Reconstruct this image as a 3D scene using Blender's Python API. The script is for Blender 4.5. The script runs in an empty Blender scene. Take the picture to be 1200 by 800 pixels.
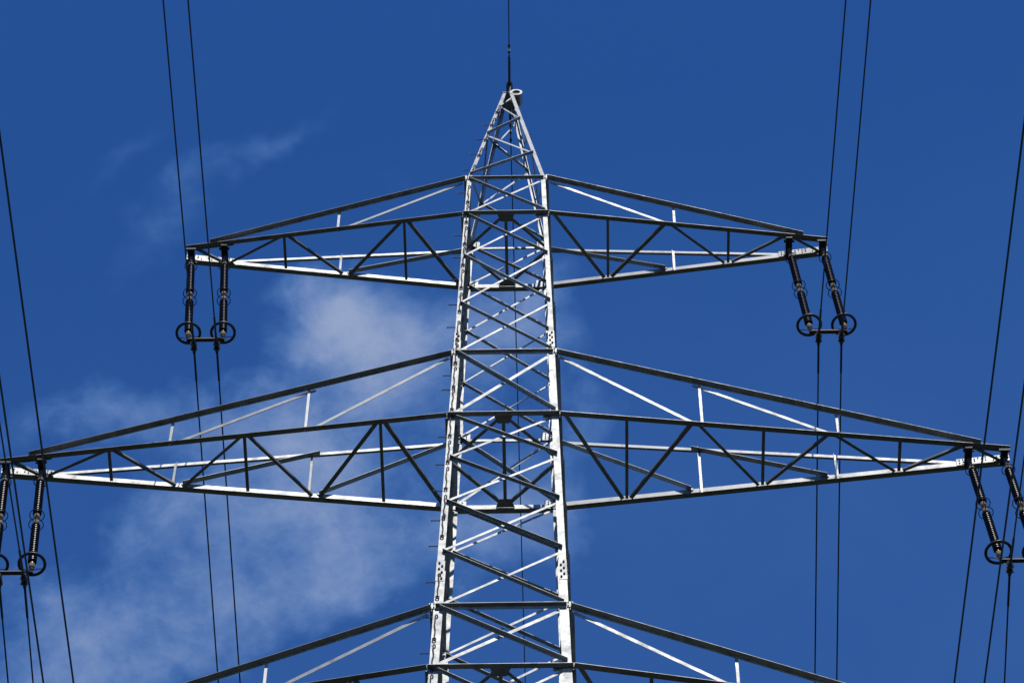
import bpy, bmesh, math, random
from mathutils import Vector, Matrix
random.seed(7)
R = math.radians
scene = bpy.context.scene
COL = scene.collection

# ------------------------------------------------------------------ camera
EYE = 1.7
cam_d = bpy.data.cameras.new("camera")
cam = bpy.data.objects.new("camera", cam_d)
COL.objects.link(cam)
cam_d.sensor_width = 36.0
cam_d.sensor_fit = 'HORIZONTAL'
cam_d.lens = 4247.8 / 1200 * 36.0
cam_d.clip_start = 0.5
cam_d.clip_end = 20000
right = Vector((0.99984706, 0.01710558, 0.00363993))
up = Vector((0.01294548, -0.86384375, 0.50359348))
fwd = Vector((-0.01175859, 0.50346934, 0.86393308))
cam.matrix_world = Matrix((
    (right.x, up.x, -fwd.x, 0.911),
    (right.y, up.y, -fwd.y, -33.912),
    (right.z, up.z, -fwd.z, EYE),
    (0, 0, 0, 1)))
scene.camera = cam

# ------------------------------------------------------------------ sky and sun
SUN_EL, SUN_AZ = 52.0, 9.0           # azimuth: degrees to the right of straight behind the camera
to_sun = Vector((math.sin(R(SUN_AZ)) * math.cos(R(SUN_EL)), -math.cos(R(SUN_AZ)) * math.cos(R(SUN_EL)), math.sin(R(SUN_EL))))
world = bpy.data.worlds.new("World")
scene.world = world
world.use_nodes = True
W = world.node_tree
W.nodes.clear()
sun_d = bpy.data.lights.new("sun", 'SUN')
sun_d.energy = 2.6
sun_d.angle = R(0.5)
sun_d.color = (1.0, 0.96, 0.89)
sun = bpy.data.objects.new("sun", sun_d)
COL.objects.link(sun)
sun.location = (0, -60, 120)
sun.rotation_euler = to_sun.to_track_quat('Z', 'Y').to_euler()
vs = scene.view_settings
vs.view_transform = 'Standard'
vs.look = 'None'
vs.exposure = 0.0
vs.gamma = 1.0
vs.use_curve_mapping = False


def build_sky():
    nd, ln = W.nodes, W.links
    N = nd.new
    out = N('ShaderNodeOutputWorld')
    bg = N('ShaderNodeBackground')
    bg.inputs['Strength'].default_value = 0.1
    ln.new(bg.outputs[0], out.inputs['Surface'])
    sky = N('ShaderNodeTexSky')
    sky.sky_type = 'NISHITA'
    sky.sun_disc = False
    sky.sun_elevation = R(SUN_EL)
    sky.sun_rotation = R(180 - SUN_AZ)
    sky.altitude = 1800
    sky.air_density = 0.9
    sky.dust_density = 0.02
    sky.ozone_density = 3.0
    # a polarised, very deep blue day: push saturation of the physical sky
    hs = N('ShaderNodeHueSaturation')
    hs.inputs['Hue'].default_value = HUE
    hs.inputs['Saturation'].default_value = SAT
    hs.inputs['Value'].default_value = VAL
    ln.new(sky.outputs[0], hs.inputs['Color'])
    # ---- thin clouds and an added sky gradient as a function of the world direction
    tc = N('ShaderNodeTexCoord')

    def dot(v):
        n = N('ShaderNodeVectorMath')
        n.operation = 'DOT_PRODUCT'
        ln.new(tc.outputs['Generated'], n.inputs[0])
        n.inputs[1].default_value = v
        return n.outputs['Value']

    def math_(op, a, b=None, clamp=False):
        n = N('ShaderNodeMath')
        n.operation = op
        n.use_clamp = clamp
        for i, x in enumerate((a, b)):
            if x is None:
                continue
            if isinstance(x, (int, float)):
                n.inputs[i].default_value = x
            else:
                ln.new(x, n.inputs[i])
        return n.outputs[0]
    # tangent directions of the sky patch 60 degrees up in the north: east, and up along the meridian
    z_ = math_('MAXIMUM', dot(tuple(fwd)), 0.05)
    u = math_('DIVIDE', dot(tuple(right)), z_)
    v = math_('DIVIDE', dot(tuple(up)), z_)
    comb = N('ShaderNodeCombineXYZ')
    ln.new(u, comb.inputs[0])
    ln.new(v, comb.inputs[1])

    def noise(scale, detail, rough, dist=0.0, off=(0, 0, 0), stretch=(1, 1, 1), rot=0.0):
        mp = N('ShaderNodeMapping')
        mp.inputs['Location'].default_value = off
        mp.inputs['Scale'].default_value = stretch
        mp.inputs['Rotation'].default_value = (0, 0, rot)
        ln.new(comb.outputs[0], mp.inputs[0])
        n = N('ShaderNodeTexNoise')
        n.inputs['Scale'].default_value = scale
        n.inputs['Detail'].default_value = detail
        n.inputs['Roughness'].default_value = rough
        n.inputs['Distortion'].default_value = dist
        ln.new(mp.outputs[0], n.inputs['Vector'])
        return n
    warp = noise(22, 4, 0.6, off=(3.1, 1.7, 0))
    wsub = N('ShaderNodeVectorMath')
    wsub.operation = 'MULTIPLY_ADD'
    ln.new(warp.outputs['Color'], wsub.inputs[0])
    wsub.inputs[1].default_value = (0.045, 0.045, 0)
    wsub.inputs[2].default_value = (-0.0225, -0.0225, 0)
    wadd = N('ShaderNodeVectorMath')
    wadd.operation = 'ADD'
    ln.new(comb.outputs[0], wadd.inputs[0])
    ln.new(wsub.outputs[0], wadd.inputs[1])
    F = 4247.8
    total = None
    for (px, py, rx, ry, rot, s) in CLOUDS:
        mp = N('ShaderNodeMapping')
        mp.vector_type = 'TEXTURE'
        mp.inputs['Location'].default_value = ((px - 600) / F, (400 - py) / F, 0)
        mp.inputs['Rotation'].default_value = (0, 0, R(rot))
        mp.inputs['Scale'].default_value = (rx / F, ry / F, 1)
        ln.new(wadd.outputs[0], mp.inputs[0])
        le = N('ShaderNodeVectorMath')
        le.operation = 'LENGTH'
        ln.new(mp.outputs[0], le.inputs[0])
        mr = N('ShaderNodeMapRange')
        mr.interpolation_type = 'SMOOTHSTEP'
        mr.inputs['From Min'].default_value = 1.0
        mr.inputs['From Max'].default_value = 0.0
        mr.inputs['To Min'].default_value = 0.0
        mr.inputs['To Max'].default_value = s
        ln.new(le.outputs['Value'], mr.inputs['Value'])
        total = mr.outputs[0] if total is None else math_('ADD', total, mr.outputs[0])
    n1 = noise(19, 8, 0.60, 0.25, off=(0.4, 0.9, 0.2)).outputs['Fac']
    n2 = noise(44, 9, 0.68, 0.25, off=(2.4, 5.9, 1.2), stretch=(0.9, 1.25, 1), rot=-0.5).outputs['Fac']
    nn = math_('ADD', math_('MULTIPLY', n1, 0.60), math_('MULTIPLY', n2, 0.40))
    edge = math_('MULTIPLY', total, 2.2, True)
    x = math_('ADD', total, math_('MULTIPLY', math_('SUBTRACT', nn, 0.5), math_('MULTIPLY', edge, 2.5)))
    mr = N('ShaderNodeMapRange')
    mr.interpolation_type = 'SMOOTHSTEP'
    mr.inputs['From Min'].default_value = 0.02
    mr.inputs['From Max'].default_value = 1.55
    mr.inputs['To Max'].default_value = 0.60
    ln.new(x, mr.inputs['Value'])
    sky_gradient = math_('ADD', math_('MULTIPLY', v, -0.55), math_('MULTIPLY', u, 0.10))  # brightness gradient added to the sky, paler towards the lower right
    sky_gradient = math_('MAXIMUM', math_('ADD', sky_gradient, 0.035), 0.0)
    sky_gradient = math_('MULTIPLY', math_('MINIMUM', sky_gradient, 0.065), math_('ADD', n1, 0.4))
    dens = math_('MAXIMUM', mr.outputs[0], sky_gradient)
    thick = N('ShaderNodeMix')
    thick.data_type = 'RGBA'
    ln.new(math_('MULTIPLY', dens, 1.9, True), thick.inputs['Factor'])
    thick.inputs['A'].default_value = (1.5, 4.3, 9.8, 1)
    thick.inputs['B'].default_value = CLOUD_COL
    mix = N('ShaderNodeMix')
    mix.data_type = 'RGBA'
    ln.new(dens, mix.inputs['Factor'])
    ln.new(hs.outputs[0], mix.inputs['A'])
    ln.new(thick.outputs['Result'], mix.inputs['B'])
    ln.new(mix.outputs['Result'], bg.inputs['Color'])


HUE, SAT, VAL = 0.5118, 1.272, 1.64
CLOUD_COL = (4.9, 5.9, 7.9, 1)
# centre x, y, radii, rotation, strength
CLOUDS = [
    (475, 390, 215, 125, 0, 0.84),
    (395, 375, 130, 95, 15, 0.55),
    (400, 490, 240, 120, 5, 0.71),
    (290, 560, 240, 110, 12, 0.57),
    (180, 630, 190, 110, 20, 0.55),
    (410, 640, 280, 130, 12, 0.71),
    (110, 768, 240, 120, 15, 1.06),
    (320, 730, 260, 120, 10, 0.57),
    (100, 500, 190, 66, 12, 0.60),
    (250, 490, 150, 60, 12, 0.39),
    (50, 650, 170, 120, 0, 0.39),
    (185, 285, 190, 70, 40, 0.36),
    (340, 160, 110, 30, 34, 0.34),
    (270, 212, 110, 30, 24, 0.20),
    (160, 185, 130, 34, 28, 0.25),
    (610, 370, 110, 170, 0, 0.60),
    (690, 470, 90, 100, 0, 0.40),
    (600, 600, 140, 180, 0, 0.62),
    (690, 690, 130, 150, 0, 0.22),
    (490, 205, 160, 50, 25, 0.25),
    (880, 650, 200, 60, 20, 0.16),
]
build_sky()


# ------------------------------------------------------------------ materials
def mat(name, base, rough=0.5, metal=0.0, var=0.0, scale=6.0, stain=None, bump=0.0, spec=0.5, rvar=0.0):
    m = bpy.data.materials.new(name)
    m.use_nodes = True
    nt = m.node_tree
    b = nt.nodes['Principled BSDF']
    b.inputs['Metallic'].default_value = metal
    b.inputs['Roughness'].default_value = rough
    b.inputs['Specular IOR Level'].default_value = spec
    geo = nt.nodes.new('ShaderNodeNewGeometry')
    oi = nt.nodes.new('ShaderNodeObjectInfo')
    n = nt.nodes.new('ShaderNodeTexNoise')
    n.inputs['Scale'].default_value = scale
    n.inputs['Detail'].default_value = 6
    n.inputs['Roughness'].default_value = 0.65
    nt.links.new(geo.outputs['Position'], n.inputs['Vector'])
    add = nt.nodes.new('ShaderNodeMath')
    add.operation = 'MULTIPLY_ADD'
    nt.links.new(oi.outputs['Random'], add.inputs[0])
    add.inputs[1].default_value = 0.30
    nt.links.new(n.outputs['Fac'], add.inputs[2])
    mr = nt.nodes.new('ShaderNodeMapRange')
    mr.inputs['From Min'].default_value = 0.35
    mr.inputs['From Max'].default_value = 0.95
    mr.inputs['To Min'].default_value = 1.0 - var
    mr.inputs['To Max'].default_value = 1.0 + var
    nt.links.new(add.outputs[0], mr.inputs['Value'])
    sc = nt.nodes.new('ShaderNodeVectorMath')
    sc.operation = 'SCALE'
    sc.inputs[0].default_value = base
    nt.links.new(mr.outputs[0], sc.inputs['Scale'])
    col = sc.outputs[0]
    if stain:
        n2 = nt.nodes.new('ShaderNodeTexNoise')
        n2.inputs['Scale'].default_value = stain[1]
        n2.inputs['Detail'].default_value = 8
        n2.inputs['Roughness'].default_value = 0.7
        nt.links.new(geo.outputs['Position'], n2.inputs['Vector'])
        r2 = nt.nodes.new('ShaderNodeMapRange')
        r2.inputs['From Min'].default_value = stain[2]
        r2.inputs['From Max'].default_value = stain[2] + 0.14
        r2.inputs['To Max'].default_value = stain[3]
        nt.links.new(n2.outputs['Fac'], r2.inputs['Value'])
        mx = nt.nodes.new('ShaderNodeMix')
        mx.data_type = 'RGBA'
        nt.links.new(r2.outputs[0], mx.inputs['Factor'])
        nt.links.new(col, mx.inputs['A'])
        mx.inputs['B'].default_value = (*stain[0], 1)
        col = mx.outputs['Result']
    nt.links.new(col, b.inputs['Base Color'])
    if rvar:
        rr = nt.nodes.new('ShaderNodeMapRange')
        rr.inputs['From Min'].default_value = 0.3
        rr.inputs['From Max'].default_value = 0.7
        rr.inputs['To Min'].default_value = rough - rvar
        rr.inputs['To Max'].default_value = rough + rvar
        nt.links.new(n.outputs['Fac'], rr.inputs['Value'])
        nt.links.new(rr.outputs[0], b.inputs['Roughness'])
    if bump:
        bp = nt.nodes.new('ShaderNodeBump')
        bp.inputs['Strength'].default_value = bump
        bp.inputs['Distance'].default_value = 0.01
        nt.links.new(n.outputs['Fac'], bp.inputs['Height'])
        nt.links.new(bp.outputs[0], b.inputs['Normal'])
    return m


STEEL = mat('galvanised_steel', (0.30, 0.305, 0.295), 0.49, 0.46, 0.28, 5.0, ((0.17, 0.168, 0.15), 3.6, 0.51, 0.75), 0.10, rvar=0.12)
BOLT = mat('bolt_steel', (0.11, 0.11, 0.10), 0.5, 0.5, 0.15, 20)
IRON = mat('dark_iron', (0.022, 0.022, 0.024), 0.6, 0.1, 0.2, 14)
RING = mat('weathered_ring_steel', (0.055, 0.050, 0.048), 0.42, 0.5, 0.25, 12, ((0.09, 0.05, 0.03), 5.0, 0.55, 0.5))
RUST = mat('rusty_plate_steel', (0.11, 0.085, 0.068), 0.6, 0.2, 0.25, 12, ((0.12, 0.06, 0.03), 9.0, 0.5, 0.8))
CAPM = mat('insulator_cap_metal', (0.23, 0.16, 0.08), 0.7, 0.0, 0.15, 20)
GLAZE = mat('brown_glazed_porcelain', (0.014, 0.008, 0.006), 0.27, 0.0, 0.2, 20, spec=0.28)
WIRE = mat('weathered_aluminium_wire', (0.026, 0.026, 0.032), 0.6, 0.2, 0.1, 30)
WHITE = mat('white_painted_metal', (0.75, 0.75, 0.73), 0.5, 0.0, 0.06, 12)
GRASS = mat('meadow_grass', (0.028, 0.031, 0.014), 0.9, 0.0, 0.35, 0.6, ((0.036, 0.032, 0.017), 0.09, 0.55, 0.6), 0.0, spec=0.1)


# ------------------------------------------------------------------ helpers
def wloc(o):
    p = Vector((0, 0, 0))
    while o:
        p += o.location
        o = o.parent
    return p


def put(name, bm, material, parent=None, origin=None, smooth=False):
    """link a bmesh given in world coordinates as one mesh object, its origin at `origin`"""
    vs_ = [v.co for v in bm.verts]
    if origin is None:
        lo = Vector([min(c[i] for c in vs_) for i in range(3)])
        hi = Vector([max(c[i] for c in vs_) for i in range(3)])
        origin = (lo + hi) / 2
    origin = Vector(origin)
    bmesh.ops.translate(bm, verts=bm.verts, vec=-origin)
    bmesh.ops.recalc_face_normals(bm, faces=bm.faces)
    me = bpy.data.meshes.new(name)
    bm.to_mesh(me)
    bm.free()
    me.materials.append(material)
    if any(p.material_index == 1 for p in me.polygons):
        me.materials.append(BOLT)
    if smooth:
        for p in me.polygons:
            p.use_smooth = True
    o = bpy.data.objects.new(name, me)
    COL.objects.link(o)
    if parent is not None:
        o.parent = parent
        o.location = origin - wloc(parent)
    else:
        o.location = origin
    return o


def tag(o, label, cat, group=None):
    o['label'] = label
    o['category'] = cat
    if group:
        o['group'] = group
    return o


def empty(name, loc):
    o = bpy.data.objects.new(name, None)
    o.empty_display_size = 0.3
    o.location = loc
    COL.objects.link(o)
    return o


def section(bm, p0, p1, a, b, prof):
    r0 = [bm.verts.new(p0 + a * x + b * y) for x, y in prof]
    r1 = [bm.verts.new(p1 + a * x + b * y) for x, y in prof]
    n = len(prof)
    for i in range(n):
        bm.faces.new((r0[i], r0[(i + 1) % n], r1[(i + 1) % n], r1[i]))
    bm.faces.new(r0[::-1])
    bm.faces.new(r1)


def axes(p0, p1, d1, d2):
    t = (p1 - p0).normalized()
    a = Vector(d1)
    a = (a - t * a.dot(t)).normalized()
    b = Vector(d2)
    b = b - t * b.dot(t)
    b = (b - a * b.dot(a)).normalized()
    return a, b


def lbar(bm, p0, p1, d1, d2, w1, w2, t=0.009):
    p0, p1 = Vector(p0), Vector(p1)
    a, b = axes(p0, p1, d1, d2)
    section(bm, p0, p1, a, b, [(0, 0), (w1, 0), (w1, t), (t, t), (t, w2), (0, w2)])


def box(bm, p0, p1, d1, d2, w1, w2):
    """bar from p0 to p1, centred, w1 along d1, w2 along d2"""
    p0, p1 = Vector(p0), Vector(p1)
    a, b = axes(p0, p1, d1, d2)
    section(bm, p0, p1, a, b, [(-w1 / 2, -w2 / 2), (w1 / 2, -w2 / 2), (w1 / 2, w2 / 2), (-w1 / 2, w2 / 2)])


def tube(bm, pts, r, n=8, closed=False):
    pts = [Vector(p) for p in pts]
    m = len(pts)
    rings = []
    prev = None
    for i, p in enumerate(pts):
        if closed:
            t = (pts[(i + 1) % m] - pts[i - 1]).normalized()
        else:
            t = (pts[min(i + 1, m - 1)] - pts[max(i - 1, 0)]).normalized()
        if prev is None:
            a = t.orthogonal().normalized()
        else:
            a = (prev - t * prev.dot(t)).normalized()
        prev = a
        b = t.cross(a)
        rr = r[i] if isinstance(r, (list, tuple)) else r
        rings.append([bm.verts.new(p + (a * math.cos(2 * math.pi * k / n) + b * math.sin(2 * math.pi * k / n)) * rr) for k in range(n)])
    for i in range(m if closed else m - 1):
        A, B = rings[i], rings[(i + 1) % m]
        off = 0
        if closed and i == m - 1:
            off = min(range(n), key=lambda k: (B[k].co - A[0].co).length)
        for k in range(n):
            bm.faces.new((A[k], A[(k + 1) % n], B[(k + 1 + off) % n], B[(k + off) % n]))
    if not closed:
        bm.faces.new(rings[0][::-1])
        bm.faces.new(rings[-1])


def lathe(bm, p0, axis, prof, n=20):
    """prof: list of (s, r) along axis from p0"""
    p0, t = Vector(p0), Vector(axis).normalized()
    a = t.orthogonal().normalized()
    b = t.cross(a)
    rings = []
    for s, r in prof:
        rings.append([bm.verts.new(p0 + t * s + (a * math.cos(2 * math.pi * k / n) + b * math.sin(2 * math.pi * k / n)) * max(r, 1e-4)) for k in range(n)])
    for A, B in zip(rings, rings[1:]):
        for k in range(n):
            bm.faces.new((A[k], A[(k + 1) % n], B[(k + 1) % n], B[k]))
    bm.faces.new(rings[0][::-1])
    bm.faces.new(rings[-1])


def ring_pts(c, a, b, r, n=40):
    c, a, b = Vector(c), Vector(a), Vector(b)
    return [c + a * (r * math.cos(2 * math.pi * k / n)) + b * (r * math.sin(2 * math.pi * k / n)) for k in range(n)]


def bolt_head(bm, p, n, r=0.014, h=0.012):
    k = len(bm.faces)
    lathe(bm, p, n, [(0, r), (h, r), (h, r * .5), (h + .01, r * .5)], 6)
    bm.faces.ensure_lookup_table()
    for i in range(k, len(bm.faces)):
        bm.faces[i].material_index = 1


def lerp(p, q, t):
    return Vector(p) * (1 - t) + Vector(q) * t


X, Y, Z = Vector((1, 0, 0)), Vector((0, 1, 0)), Vector((0, 0, 1))

# ------------------------------------------------------------------ ground
bm = bmesh.new()
bmesh.ops.create_grid(bm, x_segments=2, y_segments=2, size=6000)
g = put('ground', bm, GRASS, origin=(0, 0, 0))
g['kind'] = 'structure'

# ------------------------------------------------------------------ the tower
# levels (metres above the ground)
U1, U2, M1, M2, L1, L2 = [z + EYE for z in (63.264, 61.734, 56.247, 54.028, 47.943, 46.239)]
TOP = 68.35 + EYE
NODE = [U1, U2, 60.0 + EYE, 58.13 + EYE, M1, M2, 52.60 + EYE, 51.16 + EYE, 49.61 + EYE, L1, L2, 44.45 + EYE]


def body(z):
    return 0.8 + 0.02028 * (U2 - z)


def hw(z):
    if z <= U1:
        return body(z)
    return body(U1) + (0.105 - body(U1)) * (z - U1) / (TOP - U1)


# image row on the near left leg -> height, read off the photograph once
TAB = [(109.5, 68.35), (123, 67.62), (136.7, 66.9), (150.6, 66.17), (164.8, 65.44), (179.3, 64.72), (194.1, 63.99), (209, 63.264), (250.5, 61.734), (299, 60.0),
       (354, 58.13), (412, 56.247), (485.5, 54.028), (534.5, 52.6), (586.5, 51.16), (644.5, 49.61), (710, 47.943), (780.5, 46.239), (850, 44.6)]


def z_at(y):
    for (y0, z0), (y1, z1) in zip(TAB, TAB[1:]):
        if y <= y1:
            return z0 + (z1 - z0) * (y - y0) / (y1 - y0) + EYE
    return TAB[-1][1] + EYE


tower = empty('transmission_tower', (0, 0, 0))
tag(tower, 'tall galvanised steel lattice pylon with three tiers of tapered crossarms against the sky', 'pylon')

SPLICE = [58.13 - 1.42 + EYE, 49.61 - 0.6 + EYE]


def corner(sx, sy, z, out=0.0):
    h = hw(z) + out
    return Vector((sx * h, sy * h, z))


legs = {}
TL = 0.012
SECT = [(TOP + 0.02, 0.074), (U1, 0.086), (SPLICE[0], 0.118), (SPLICE[1], 0.150), (30.0, 0.18), (0.0, 0.18)]
for sx in (-1, 1):
    for sy in (-1, 1):
        bm = bmesh.new()
        for (za, w), (zb, wb) in zip(SECT, SECT[1:]):
            ww = w if za > U1 else w
            lbar(bm, corner(sx, sy, za - 0.001), corner(sx, sy, zb + 0.001), (-sx, 0, 0), (0, -sy, 0), ww, ww, TL)
        lg = put('leg', bm, STEEL, tower, origin=corner(sx, sy, 0))
        legs[(sx, sy)] = lg
        # splice joints: cover plates on both outer flanges with rows of bolts
        for zs, w in zip(SPLICE, (0.122, 0.15)):
            bm = bmesh.new()
            c0, c1 = corner(sx, sy, zs - 0.30, 0.003), corner(sx, sy, zs + 0.30, 0.003)
            lbar(bm, c0 - Vector((-sx * .004, -sy * .004, 0)), c1 - Vector((-sx * .004, -sy * .004, 0)), (-sx, 0, 0), (0, -sy, 0), w * .93, w * .93, 0.009)
            for k in range(6):
                t = (k + .8) / 6.6 + random.uniform(-.02, .02)
                p = lerp(c0, c1, t)
                off = w * (0.3 if k % 2 else 0.62)
                bolt_head(bm, p + Vector((-sx * off, sy * .006, 0)), (0, sy, 0), .019, .02)
                bolt_head(bm, p + Vector((sx * .006, -sy * off, 0)), (sx, 0, 0), .016)
            put('splice_angle', bm, STEEL, lg)

# step bolts, and dark tubes bent to a hook and loop, on the near left leg
lg = legs[(-1, -1)]
for y in (144.6, 161.5, 178.5, 197, 224, 250, 273.7, 299, 325, 354, 380.5, 411, 437, 454, 509, 541, 572, 606.7, 636.5, 679, 720, 762, 800):
    z = z_at(y)
    c = corner(-1, -1, z)
    bm = bmesh.new()
    p = c + Vector((-0.001, 0.04, 0))
    tube(bm, [p, p + Vector((-0.15, 0, 0))], 0.0105, 8)
    lathe(bm, p + Vector((-0.15, 0, 0)), (-1, 0, 0), [(0, .019), (.012, .019)], 6)
    lathe(bm, p, (-1, 0, 0), [(0, .019), (.016, .019)], 6)
    put('step_bolt', bm, BOLT, lg)
ROW = [126, 141, 158, 176, 196, 220, 243, 268, 292, 318, 345, 378, 404, 432, 458, 488, 518, 549, 582, 604, 674, 722, 757, 792]
for i, y in enumerate(ROW):
    if y in (604, 792):
        pass
    z1 = z_at(y)
    f = 1.0 if y > 205 else 0.55
    z0 = z1 - 0.66 * f
    c1, c0 = corner(-1, -1, z1), corner(-1, -1, z0)
    q1 = c1 + Vector((0.048, -0.012, 0))
    q0 = c0 + Vector((0.050, -0.012, 0))
    lean = 0.012 * (-1) ** i
    pts = [c1 + Vector((0.075, -0.002, 0.0)), c1 + Vector((0.074, -0.035, 0.004)), c1 + Vector((0.058, -0.040, 0.012)), c1 + Vector((0.042, -0.034, -0.010)),
           lerp(q1, q0, .12) + Vector((-0.004, -.012, 0)), lerp(q1, q0, .38) + Vector((lean, -.008, 0)), lerp(q1, q0, .62) + Vector((-lean * .6, -.010, 0)), lerp(q1, q0, .85) + Vector((0, -.008, 0))]
    lc = q0 + Vector((0, -.014, -0.005))
    for k in range(11):
        an = R(90 + k * 33)
        pts.append(lc + Vector((math.cos(an) * .026, 0, math.sin(an) * .034)))
    bm = bmesh.new()
    tube(bm, pts, 0.0115, 6)
    put('bent_dark_tube', bm, IRON, lg)


# ---- body bracing, face by face. e = along the face, n = outward
FACES = {'near': (X, -Y), 'far': (X, Y), 'left': (Y, -X), 'right': (Y, X)}


def fp(face, s, z, off=0.0, inset=0.0):
    e, n = FACES[face]
    h = hw(z)
    return e * (s * (h - inset)) + n * (h + off) + Z * z


def legw(z):
    for (za, w), (zb, wb) in zip(SECT, SECT[1:]):
        if z >= zb:
            return w
    return .18


def brace(face, s0, z0, s1, z1, w, name, parent, dark, bm=None):
    e, n = FACES[face]
    toward = {'near': -Y, 'far': -Y, 'left': -X, 'right': X}[face]
    d1 = toward if dark else -toward
    if face in ('left', 'right'):
        d1 = X.copy()
    outside = d1.dot(n) > 0
    off = 0.006 if outside else -(TL + 0.006)
    if face in ('left', 'right') and not dark:
        off += 0.010 if outside else -0.010
        w = w * 1.15
    i0, i1 = legw(z0) * .55, legw(z1) * .55
    p0, p1 = fp(face, s0, z0, off, i0), fp(face, s1, z1, off, i1)
    own = bm is None
    if own:
        bm = bmesh.new()
    d2 = Z.copy()
    # heel up: the outstanding flange along the upper edge, the flat flange hanging from it
    a, b = axes(p0, p1, d1, d2)
    p0, p1 = p0 + b * w * .5, p1 + b * w * .5
    lbar(bm, p0, p1, d1, -d2, w * (1.18 if dark else .72), w * (.58 if dark else 1.0), 0.006)
    # one bolt at each end
    for p, q in ((p0, p1), (p1, p0)):
        t = (q - p).normalized()
        bolt_head(bm, p + t * .045 - b * w * .5 + (a * .008 if outside else -a * .0005 + a * .009), a, .012)
    if own:
        return put(name, bm, STEEL, parent)


for k, (za, zb) in enumerate(zip(NODE, NODE[1:])):
    main = (za in (M1, L1))
    w = 0.071 if main else (0.047 if za > M1 else 0.052)
    if za == U1:
        w = 0.048
    top_lv = za in (U1, U2, M1, M2, L1, L2)
    bot_lv = zb in (U1, U2, M1, M2, L1, L2)
    a_ = za - (0.075 if top_lv else 0.035)
    b_ = zb + (0.075 if bot_lv else 0.035)
    for face in FACES:
        for s in (-1, 1):      # s=-1: from upper left to lower right
            brace(face, s, a_, -s, b_, w, 'diagonal_brace', tower, dark=(s == -1))

# horizontals
for lv in (U1, U2, M1, M2, L1, L2):
    base = lv in (U2, M2, L2)
    for face, (e, n) in FACES.items():
        h = hw(lv)
        wd = {U1: .055, U2: .090, M1: .068, M2: .098, L1: .078, L2: .095}[lv]
        ht = .125 if base else wd * 1.1
        zdir = Z if base else -Z
        zl = lv - .06 if base else lv + ht * .55 - .05
        ext = 0.0 if (face in ('near', 'far')) else -0.03
        bm = bmesh.new()
        L = (h + (0.022 if base else -0.030)) if face in ('near', 'far') else h - 0.02
        c = n * (h + .006) + Z * zl
        if face in ('left', 'right'):
            wd = .055
            c = n * (h + .006) + Z * (zl - .012)
        lbar(bm, c - e * L, c + e * L, n, zdir, wd, ht, 0.009)
        put('horizontal_beam', bm, STEEL, tower)
    # corner gussets on near and far faces
    for sx in (-1, 1):
        for sy in (-1, 1):
            h = hw(lv)
            bm = bmesh.new()
            gw = 0.15 if base else 0.10
            gh = .26 if base else .15
            if base or sy > 0:
                gh = .26
                gw = .15
                cx = sx * (h - legw(lv) - gw * .12)
                y0 = sy * (h - TL - .0015 - .006)
                zc = lv + .02
                box(bm, (cx, y0, zc - gh / 2), (cx, y0, zc + gh / 2), X, Y, gw + .10, 0.009)
                bs = [(cx + a * .055, zc + b * .075) for a in (-1, 1) for b in (-1, 0, 1)]
                yb = y0
            else:
                cx = sx * (h + .022)
                y0 = sy * (h + .0105)
                zc = lv + .02
                box(bm, (cx, y0, zc - gh / 2), (cx, y0, zc + gh / 2), X, Y, 0.10, 0.008)
                bs = [(cx + a * .028, zc + b * .045) for a in (-1, 1) for b in (-1, 1)]
                yb = y0
            for bx, bz in bs:
                bolt_head(bm, (bx, yb - .0045, bz), -Y, .013)
            put('gusset_plate', bm, STEEL, tower)

# horizontal frames at crossarm level: diamond + centre strut + mid gussets
for lv in (U2, M2, L2):
    h = hw(lv)
    zz = lv - .012
    hi_ = h - .012
    bm = bmesh.new()
    lbar(bm, Vector((-.03, -hi_ + .10, zz)), Vector((-.03, hi_ - .10, zz)), X, Z, .06, .05, .008)
    put('frame_strut', bm, STEEL, tower)
    for sy in (-1, 1):
        bm = bmesh.new()
        y0, y1 = sy * (h - .0), sy * (h - .17)
        pr = [(-.17, y0), (.17, y0), (.10, y1), (-.10, y1)]
        zt, zb_ = zz - .001, zz - .010
        up_ = [bm.verts.new((x, y, zt)) for x, y in pr]
        dn = [bm.verts.new((x, y, zb_)) for x, y in pr]
        bm.faces.new(up_)
        bm.faces.new(dn[::-1])
        for i in range(4):
            bm.faces.new((up_[i], up_[(i + 1) % 4], dn[(i + 1) % 4], dn[i]))
        put('centre_gusset', bm, STEEL, tower)
        for sx in (-1, 1):
            bm = bmesh.new()
            p0 = Vector((sx * .10, sy * (h - .10), zz))
            p1 = Vector((sx * (h - .015), sy * .03, zz))
            a, b = axes(p0, p1, X * sx, Z)
            lbar(bm, p0 - a * .03, p1 - a * .03, X * sx, Z, .06, .05, .008)
            put('frame_diagonal', bm, STEEL, tower)

# ---- peak: single zigzag on each face
PK = [68.16, 67.60, 66.75, 65.80, 64.69, 63.45]
PK = [z + EYE for z in PK]
for face in FACES:
    s = 1
    if face in ('far',):
        s = -1
    z_from = PK[0]
    for k in range(len(PK) - 1):
        slash_dark = (s == 1 and k > 0)          # going down from right to left
        if face == 'far':
            slash_dark = not slash_dark
        brace(face, s, PK[k] - .02, -s, PK[k + 1] + .02, (.036 if k < 2 else .045) * (.8 if face in ('left', 'right') else 1), 'peak_brace', tower, dark=slash_dark)
        s = -s
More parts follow.
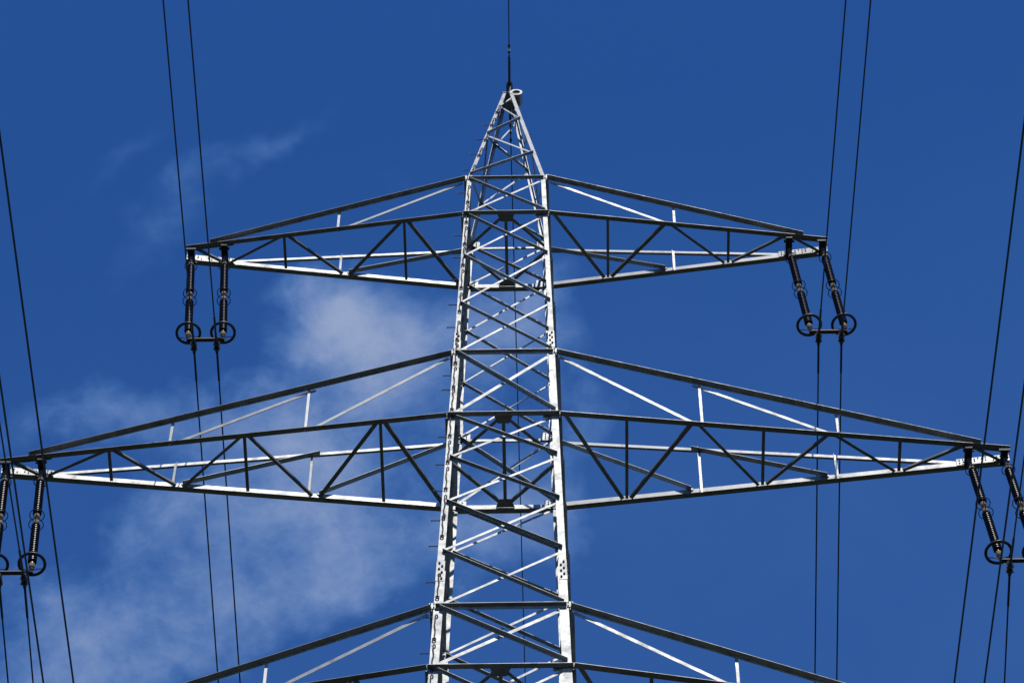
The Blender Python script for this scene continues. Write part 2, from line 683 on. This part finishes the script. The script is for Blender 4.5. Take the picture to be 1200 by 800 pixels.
# peak cap: square plate frame, wire bracket and the pale drum
bm = bmesh.new()
h = hw(TOP) + .012
box(bm, (0, -h, TOP + .028), (0, h, TOP + .028), X, Z, 2 * h, .016)
put('cap_plate', bm, STEEL, tower)
bm = bmesh.new()
box(bm, (0, -h * .9, TOP - .35), (0, h * .9, TOP - .35), X, Z, 2 * hw(TOP - .35) - .03, .012)
put('floor_plate', bm, STEEL, tower)
bm = bmesh.new()
box(bm, (0.026, -.08, TOP + .036), (0.026, -.08, TOP + .40), X, Y, .07, .05)
box(bm, (0.026, .08, TOP + .036), (0.026, .08, TOP + .40), X, Y, .07, .05)
tube(bm, [(0.026, -.17, TOP + .43), (0.026, -.06, TOP + .47), (0.026, .06, TOP + .46), (0.026, .16, TOP + .42)], [.045, .07, .07, .045], 10)
put('wire_bracket', bm, IRON, tower)
# hollow drum, axis along the line
bm = bmesh.new()
dc = Vector((0.170, -0.12, TOP + .02))
ro, ri, dl = .132, .085, .28
n = 32
rings = []
for (yy, rr) in ((0, ri), (0, ro), (dl, ro), (dl, ri)):
    rings.append([bm.verts.new(dc + Vector((math.cos(2 * math.pi * k / n) * rr, yy, math.sin(2 * math.pi * k / n) * rr))) for k in range(n)])
for i in range(4):
    A, B = rings[i], rings[(i + 1) % 4]
    for k in range(n):
        bm.faces.new((A[k], A[(k + 1) % n], B[(k + 1) % n], B[k]))
dr_o = put('drum', bm, STEEL, tower)
bm = bmesh.new()
lathe(bm, dc + Vector((0, .035, 0)), Y, [(0, ri + .004), (.12, ri + .004)], 32)  # dark disc standing in for the shade inside the hollow drum
put('drum_hollow_shade', bm, IRON, dr_o)


# ---- crossarms
def add(o, parent, name, fn, material=STEEL):
    bm = bmesh.new()
    fn(bm)
    return put(name, bm, material, parent)


BARS = {}


def crossarm(side, zt, zb, nb, xbar, xtip, xend, htip, big):
    """side -1/+1; zt, zb levels of the upper and lower chords; nb bays up to the inner hanger beam"""
    a0 = body(zb)
    at = body(zt)

    def yc(x):
        return a0 + (htip - a0) * (x - a0) / (xtip - a0)

    def P(x, sy, z, off=0.0):
        return Vector((side * x, sy * (yc(x) + off), z))
    nodes = [a0 + (xbar - a0) * k / nb for k in range(nb + 1)]
    w = .093 * big
    # the arm's own mesh: the two lower chords joined by the tip crossbar
    arm_o = Vector((side * a0, 0, zb))
    bm = bmesh.new()
    for sy in (-1, 1):
        lbar(bm, P(a0 + .028, sy, zb, -.040 if sy < 0 else .006), P(xtip, sy, zb, -.040 if sy < 0 else .006), (0, sy, 0), Z, w, .115 * big, .010)
    box(bm, (side * (xtip - .03), -htip, zb + .05), (side * (xtip - .03), htip, zb + .05), X, Z, .012, .09)
    arm = put('crossarm', bm, STEEL, tower, origin=arm_o)
    for sy in (-1, 1):
        # upper chord
        zend = zb + .125 * big
        p0 = Vector((side * (at + .03), sy * (at + .016), zt))
        p1 = P(xend, sy, zend, .012)

        def topz(x):
            return zt + (zend - zt) * (x - at) / (xend - at)

        def topy(x):
            return (at + .012) + (yc(xend) + .010 - at - .012) * (x - at) / (xend - at)
        add(None, arm, 'upper_chord', lambda b: lbar(b, p0 - Z * .085, p1 - Z * .085, (0, sy, 0), -Z, (.098 if sy < 0 else .086) * big, (.044 if sy < 0 else .078) * big, .007))
        # face bracing: posts at even nodes, diagonals from the top chord down to them
        d_in = Vector((0, -sy, 0))
        prev_top = at + .10
        for k in range(2, nb, 2):
            x = nodes[k] + .10
            pt = Vector((side * x, sy * (topy(x) - .004), topz(x) - .10))
            pb = Vector((side * x, sy * (yc(x) - .004), zb - .03))
            add(None, arm, 'post', lambda b: lbar(b, pb, pt, d_in, X * side, .04, .048, .006))
            xs, xd = prev_top, nodes[k] - .02
            q0 = Vector((side * xs, sy * (topy(xs) - .006), topz(xs) - .13))
            q1 = Vector((side * xd, sy * (yc(xd) - .006), zb + .085))
            wd = (.064 if sy == -1 else .072) * big
            ax, bx = axes(q0, q1, d_in, Z)
            off = bx * wd * .1
            add(None, arm, 'face_diagonal', lambda b: lbar(b, q0 + (off if sy < 0 else -bx * wd * .8), q1 + (off if sy < 0 else -bx * wd * .8), d_in, -Z if sy < 0 else Z, wd * (.80 if sy == -1 else 1.25), wd, .008))
            prev_top = nodes[k] + .02
    # bottom plane: struts at odd nodes, zigzag diagonals between near and far chords
    zz = zb - .003
    sy = -1 if side > 0 else 1
    seq = []
    for k in range(nb):
        seq.append((nodes[k], sy, nodes[k + 1], -sy))
        sy = -sy
    seq.append((nodes[nb], sy, xtip - .10, -sy))
    for i, (xa, sa, xb, sb) in enumerate(seq):
        ga, gb = .07, .07
        if i == 0:
            ga = .13
        if i == nb:
            ga = gb = .05
        p0, p1 = P(xa + ga, sa, zz, -.012), P(xb - gb, sb, zz, -.012)
        wd = (.068 if i < 2 else .052) * big
        ax, bx = axes(p0, p1, X * side, Z)
        add(None, arm, 'plan_diagonal', lambda b: lbar(b, p0 - ax * wd / 2, p1 - ax * wd / 2, X * side, Z, wd, .05, .007))
    for k in range(1, nb, 2):
        x = nodes[k]
        wd = .052 * big
        add(None, arm, 'plan_strut', lambda b: lbar(b, Vector((side * (x - wd / 2), -yc(x) + .012, zz - .004)), Vector((side * (x - wd / 2), yc(x) - .012, zz - .004)), X * side, Z, wd, .045, .007))
    # end plates with bolts, hanger beams
    for sy in (-1, 1):
        def ends(b):
            eo = -.012 if sy > 0 else -.058
            q0, q1 = P(xbar - .18, sy, zb + .085, eo), P(xtip + .01, sy, zb + .085, eo)
            box(b, q0, q1, (0, 1, 0), Z, .010, .20)
            for k in range(14):
                x = xbar - .13 + k * (xtip - xbar + .12) / 13
                for zo in (.04 + .03 * (k % 3), .13 + .02 * (k % 2)):
                    if (k * 7 + int(zo * 100)) % 3:
                        bolt_head(b, P(x, sy, zb + zo, eo) + Vector((0, -.005, 0)), -Y, .013)
        add(None, arm, 'end_plate', ends)
    xo = xtip - .10
    BARS[(side, round(zb, 2))] = (xbar, xo)
    for x in (xbar, xo):
        def hang(b):
            L = yc(x) + .012
            box(b, (side * x, -L, zb - .055), (side * x, L, zb - .055), X, Z, .125, .09)
            for yy in (-.17, .17):
                box(b, (side * x, yy * .9, zb - .12), (side * x, yy * .9, zb - .06), X, Y, .20, .03)
        add(None, arm, 'hanger_beam', hang, IRON)
    return arm


for side in (-1, 1):
    crossarm(side, U1, U2, 4, 5.475, 6.223, 5.75, .128, 1.0)
    crossarm(side, M1, M2, 6, 8.141, 8.871, 8.36, .122, 1.06)
    crossarm(side, L1, L2, 4, 6.08, 6.82, 6.34, .125, 1.12)

# ---- the body below the picture: the same bracing down to the ground, one piece of countless laps
bm = bmesh.new()
z = NODE[-1]
while z > 1.0:
    st = hw(z) * 1.5
    zn = max(0.3, z - st)
    for face in FACES:
        for s in (-1, 1):
            brace(face, s, z - .04, -s, zn + .04, .085, '', None, dark=(s == -1), bm=bm)
    z = zn
lb = put('lower_lattice_bracing', bm, STEEL, tower)
lb['kind'] = 'stuff'
for sx in (-1, 1):
    for sy in (-1, 1):
        bm = bmesh.new()
        c = corner(sx, sy, 0)
        lathe(bm, (c.x - sx * .07, c.y - sy * .07, -.2), Z, [(0, .42), (.55, .42), (.62, .36)], 24)
        put('footing', bm, mat('footing_concrete', (.32, .31, .29), .9, 0, .2, 4), tower)

# ------------------------------------------------------------------ insulator sets
SX = 0.1726 / 2.774          # sideways pull of the bent line, per metre of drop
SYW = -0.0236 / 2.774
CLAMP = {}


def insulator_set(side, zb, label):
    xi, xo = BARS[(side, round(zb, 2))]
    xm = side * (xi + xo) / 2
    zt = zb - .10
    DR = .30
    root = empty('insulator_set', (xm, 0, zt))
    tag(root, label, 'insulator', 'twin insulator sets hanging from the crossarm tips')
    ax = Vector((SX, SYW, -1)).normalized()
    sa = X.copy()
    # horizontal basis for the rings, square to the string
    ra = (X - ax * X.dot(ax)).normalized()
    rb = ax.cross(ra)

    def at(x, s):
        return Vector((x, 0, zt)) + Vector((SX, SYW, -1)) * (s + DR)
    for x in (side * xi, side * xo):
        # hardware spine: shackle, links and end caps
        bm = bmesh.new()
        tube(bm, [at(x, -.2), at(x, 2.95)], .014, 6)
        tube(bm, [at(x, -.31), at(x, -.20), at(x, -.08), at(x, .1)], [.03, .045, .03, .03], 8)
        tube(bm, [at(x, 2.84), at(x, 2.88), at(x, 2.94), at(x, 3.01)], [.026, .04, .03, .03], 8)
        st = put('insulator_string', bm, IRON, root)
        for s0, s1 in ((.06, 1.23), (1.46, 2.78)):
            bm = bmesh.new()
            prof = [(0, .04)]
            n = int((s1 - s0 - .12) / .058)
            for k in range(n):
                s = .06 + k * .058
                prof += [(s, .036), (s + .006, .046), (s + .016, .077), (s + .033, .077), (s + .040, .042)]
            prof += [(s1 - s0 - .03, .038), (s1 - s0, .038)]
            lathe(bm, at(x, s0), ax, prof, 22)
            put('long_rod', bm, GLAZE, st)
        for s0, l in ((.01, .09), (1.18, .13), (1.37, .13), (2.72, .14)):
            bm = bmesh.new()
            lathe(bm, at(x, s0), ax, [(0, .030), (.01, .050), (l * .45, .054), (l * .7, .054), (l, .038)], 16)
            put('end_cap', bm, CAPM, st, smooth=True)
        bm = bmesh.new()
        tube(bm, [at(x, 1.28), at(x, 1.34), at(x, 1.40)], [.022, .034, .022], 8)
        put('link', bm, RUST, st)
        # wire arcing rings above and below the middle joint, and a small one at the top
        for s, r in ((.10, .115), (1.19, .125), (1.49, .125)):
            bm = bmesh.new()
            c = at(x, s)
            tube(bm, ring_pts(c, ra, rb, r, 32), .0085, 6, True)
            t = 1 if s < 1.3 else -1
            if s < 1:
                t = -1
            for d in (-1, 1):
                tube(bm, [c + rb * (r * d), c + rb * (r * .6 * d) + ax * (.05 * t), c + rb * (.04 * d) + ax * (.09 * t)], .0085, 6)
            put('arcing_ring', bm, IRON, st)
        # grading ring round the lower end
        bm = bmesh.new()
        c = at(x, 2.72)
        tube(bm, ring_pts(c, ra, rb, .218, 48), .028, 10, True)
        cr = put('corona_ring', bm, RING, st, smooth=True)
        bm = bmesh.new()
        for d in (-1, 1):
            tube(bm, [c + ra * (.19 * d) - rb * .10, c + ra * (.10 * d) + ax * .16, at(x, 2.93)], .010, 6)
        put('ring_bracket', bm, IRON, cr)
    # yoke
    bm = bmesh.new()
    c = at(xm, 2.98)
    hx = (xo - xi) / 2
    box(bm, c - X * (hx + .03), c + X * (hx + .03), Y, Z, .075, .028)
    box(bm, c - X * (hx - .04) + Z * .024, c + X * (hx - .04) + Z * .024, Y, Z, .024, .02)
    for k in range(8):
        bolt_head(bm, c + X * (hx * (-.9 + .257 * k)) + Vector((0, .018 * (-1) ** k, -.014)), -Z, .013)
    put('yoke_plate', bm, RUST, root)
    for d in (-1, 1):
        cx = xm + d * .212
        bm = bmesh.new()
        p = at(cx, 3.0)
        q = at(cx, 3.21)
        tube(bm, [p, lerp(p, q, .25), lerp(p, q, .5), lerp(p, q, .75)], [.018, .03, .02, .028], 8)
        # boat shaped clamp body with keeper and two u bolts, along the wire
        tube(bm, [q + Vector((-.003, -.16, -.045)), q + Vector((-.001, -.08, -.005)), q + Vector((0, 0, .012)), q + Vector((0, .08, .0)), q + Vector((0, .16, -.02))], [.022, .042, .055, .042, .022], 10)
        for yy in (-.055, .055):
            tube(bm, [q + Vector((-.05, yy, .05)), q + Vector((-.055, yy, -.04)), q + Vector((0, yy, -.072)), q + Vector((.055, yy, -.04)), q + Vector((.05, yy, .05))], .012, 6)
        put('suspension_clamp', bm, IRON, root)
        CLAMP[(side, round(zb, 2), d)] = q
    return root


tiers = {round(U2, 2): 'topmost', round(M2, 2): 'middle', round(L2, 2): 'lowest'}
for zb in (U2, M2, L2):
    for side in (-1, 1):
        insulator_set(side, zb, 'twin dark ringed insulator strings hanging from the %s end of the %s crossarm' % ('left' if side < 0 else 'right', tiers[round(zb, 2)]))


# ------------------------------------------------------------------ wires
def wire_pts(q, dxn, sn, dxf, sf, span=160.0):
    pts = []
    steps = [0, .08, .16, .3, .6, 1, 2, 4, 7, 11, 16, 24, 36, 55, 80, 115, span]
    for t in reversed(steps[1:]):
        pts.append(q + Vector((dxn * t, -t, sn * t + .00042 * t * t)))
    pts.append(q.copy())
    for t in steps[1:]:
        pts.append(q + Vector((dxf * t, t, sf * t + .00030 * t * t)))
    # the wire bends smoothly through the clamp
    for i in range(len(pts)):
        dd = abs(pts[i].y - q.y)
        if dd < .3:
            pts[i].z -= .0
    return pts


# sideways run of the wires per metre: towards the viewer, and beyond the pylon
RUN = {(-1, 0): (.0140, .0110), (1, 0): (.0182, .0100), (-1, 1): (.0040, .0016), (1, 1): (.0115, .0010), (-1, 2): (.0114, .0088), (1, 2): (.0172, .0088)}
TIER = {round(U2, 2): 0, round(M2, 2): 1, round(L2, 2): 2}
for (side, zk, d), q in CLAMP.items():
    dn, df = RUN[(side, TIER[zk])]
    o = 'outer' if d * side > 0 else 'inner'
    bm = bmesh.new()
    tube(bm, wire_pts(q, dn, -.24, df, -.085), .0142, 8)
    w = put('power_line', bm, WIRE, origin=q)
    tag(w, '%s of the two wires clamped under the %s end of the %s crossarm' % (o, 'left' if side < 0 else 'right', tiers[zk]), 'power line', 'bundled power line wires')
    bm = bmesh.new()
    pp = wire_pts(q, dn, -.24, df, -.085)
    mid = len(pp) // 2
    seg = pp[mid - 5:mid + 5]
    tube(bm, [lerp(pp[mid - 4], pp[mid - 5], .3)] + pp[mid - 4:mid + 5] + [lerp(pp[mid + 4], pp[mid + 5], .3)], .021, 8)
    put('armour_rods', bm, IRON, w)

q = Vector((0.026, 0.0, 68.83 + EYE))
bm = bmesh.new()
ep = wire_pts(q, .0108, -.24, .0077, -.085)
tube(bm, ep, .0115, 8)
w = put('earth_wire', bm, WIRE, origin=q)
tag(w, 'single thin wire running over the pointed peak of the pylon', 'earth wire')
for sgn, (dx, s) in ((-1, (.0108, -.24)), (1, (.0077, -.085))):
    def along(t):
        return q + Vector((dx * t, sgn * t, s * t))
    bm = bmesh.new()
    tube(bm, [along(0), along(.05), along(.78), along(.86)], [.024, .027, .027, .013], 8)
    put('armour_rods', bm, IRON, w)
    bm = bmesh.new()
    c = along(.98)
    box(bm, c - Z * .09, c + Z * .025, X, Y, .045, .05)
    m = c - Z * .085
    dr = (along(1) - along(0)).normalized()
    tube(bm, [m - dr * .16, m + dr * .16], .007, 6)
    for d in (-1, 1):
        tube(bm, [m + dr * (.12 * d), m + dr * (.14 * d), m + dr * (.20 * d), m + dr * (.22 * d)], [.012, .026, .026, .014], 10)
    put('vibration_damper', bm, IRON, w)
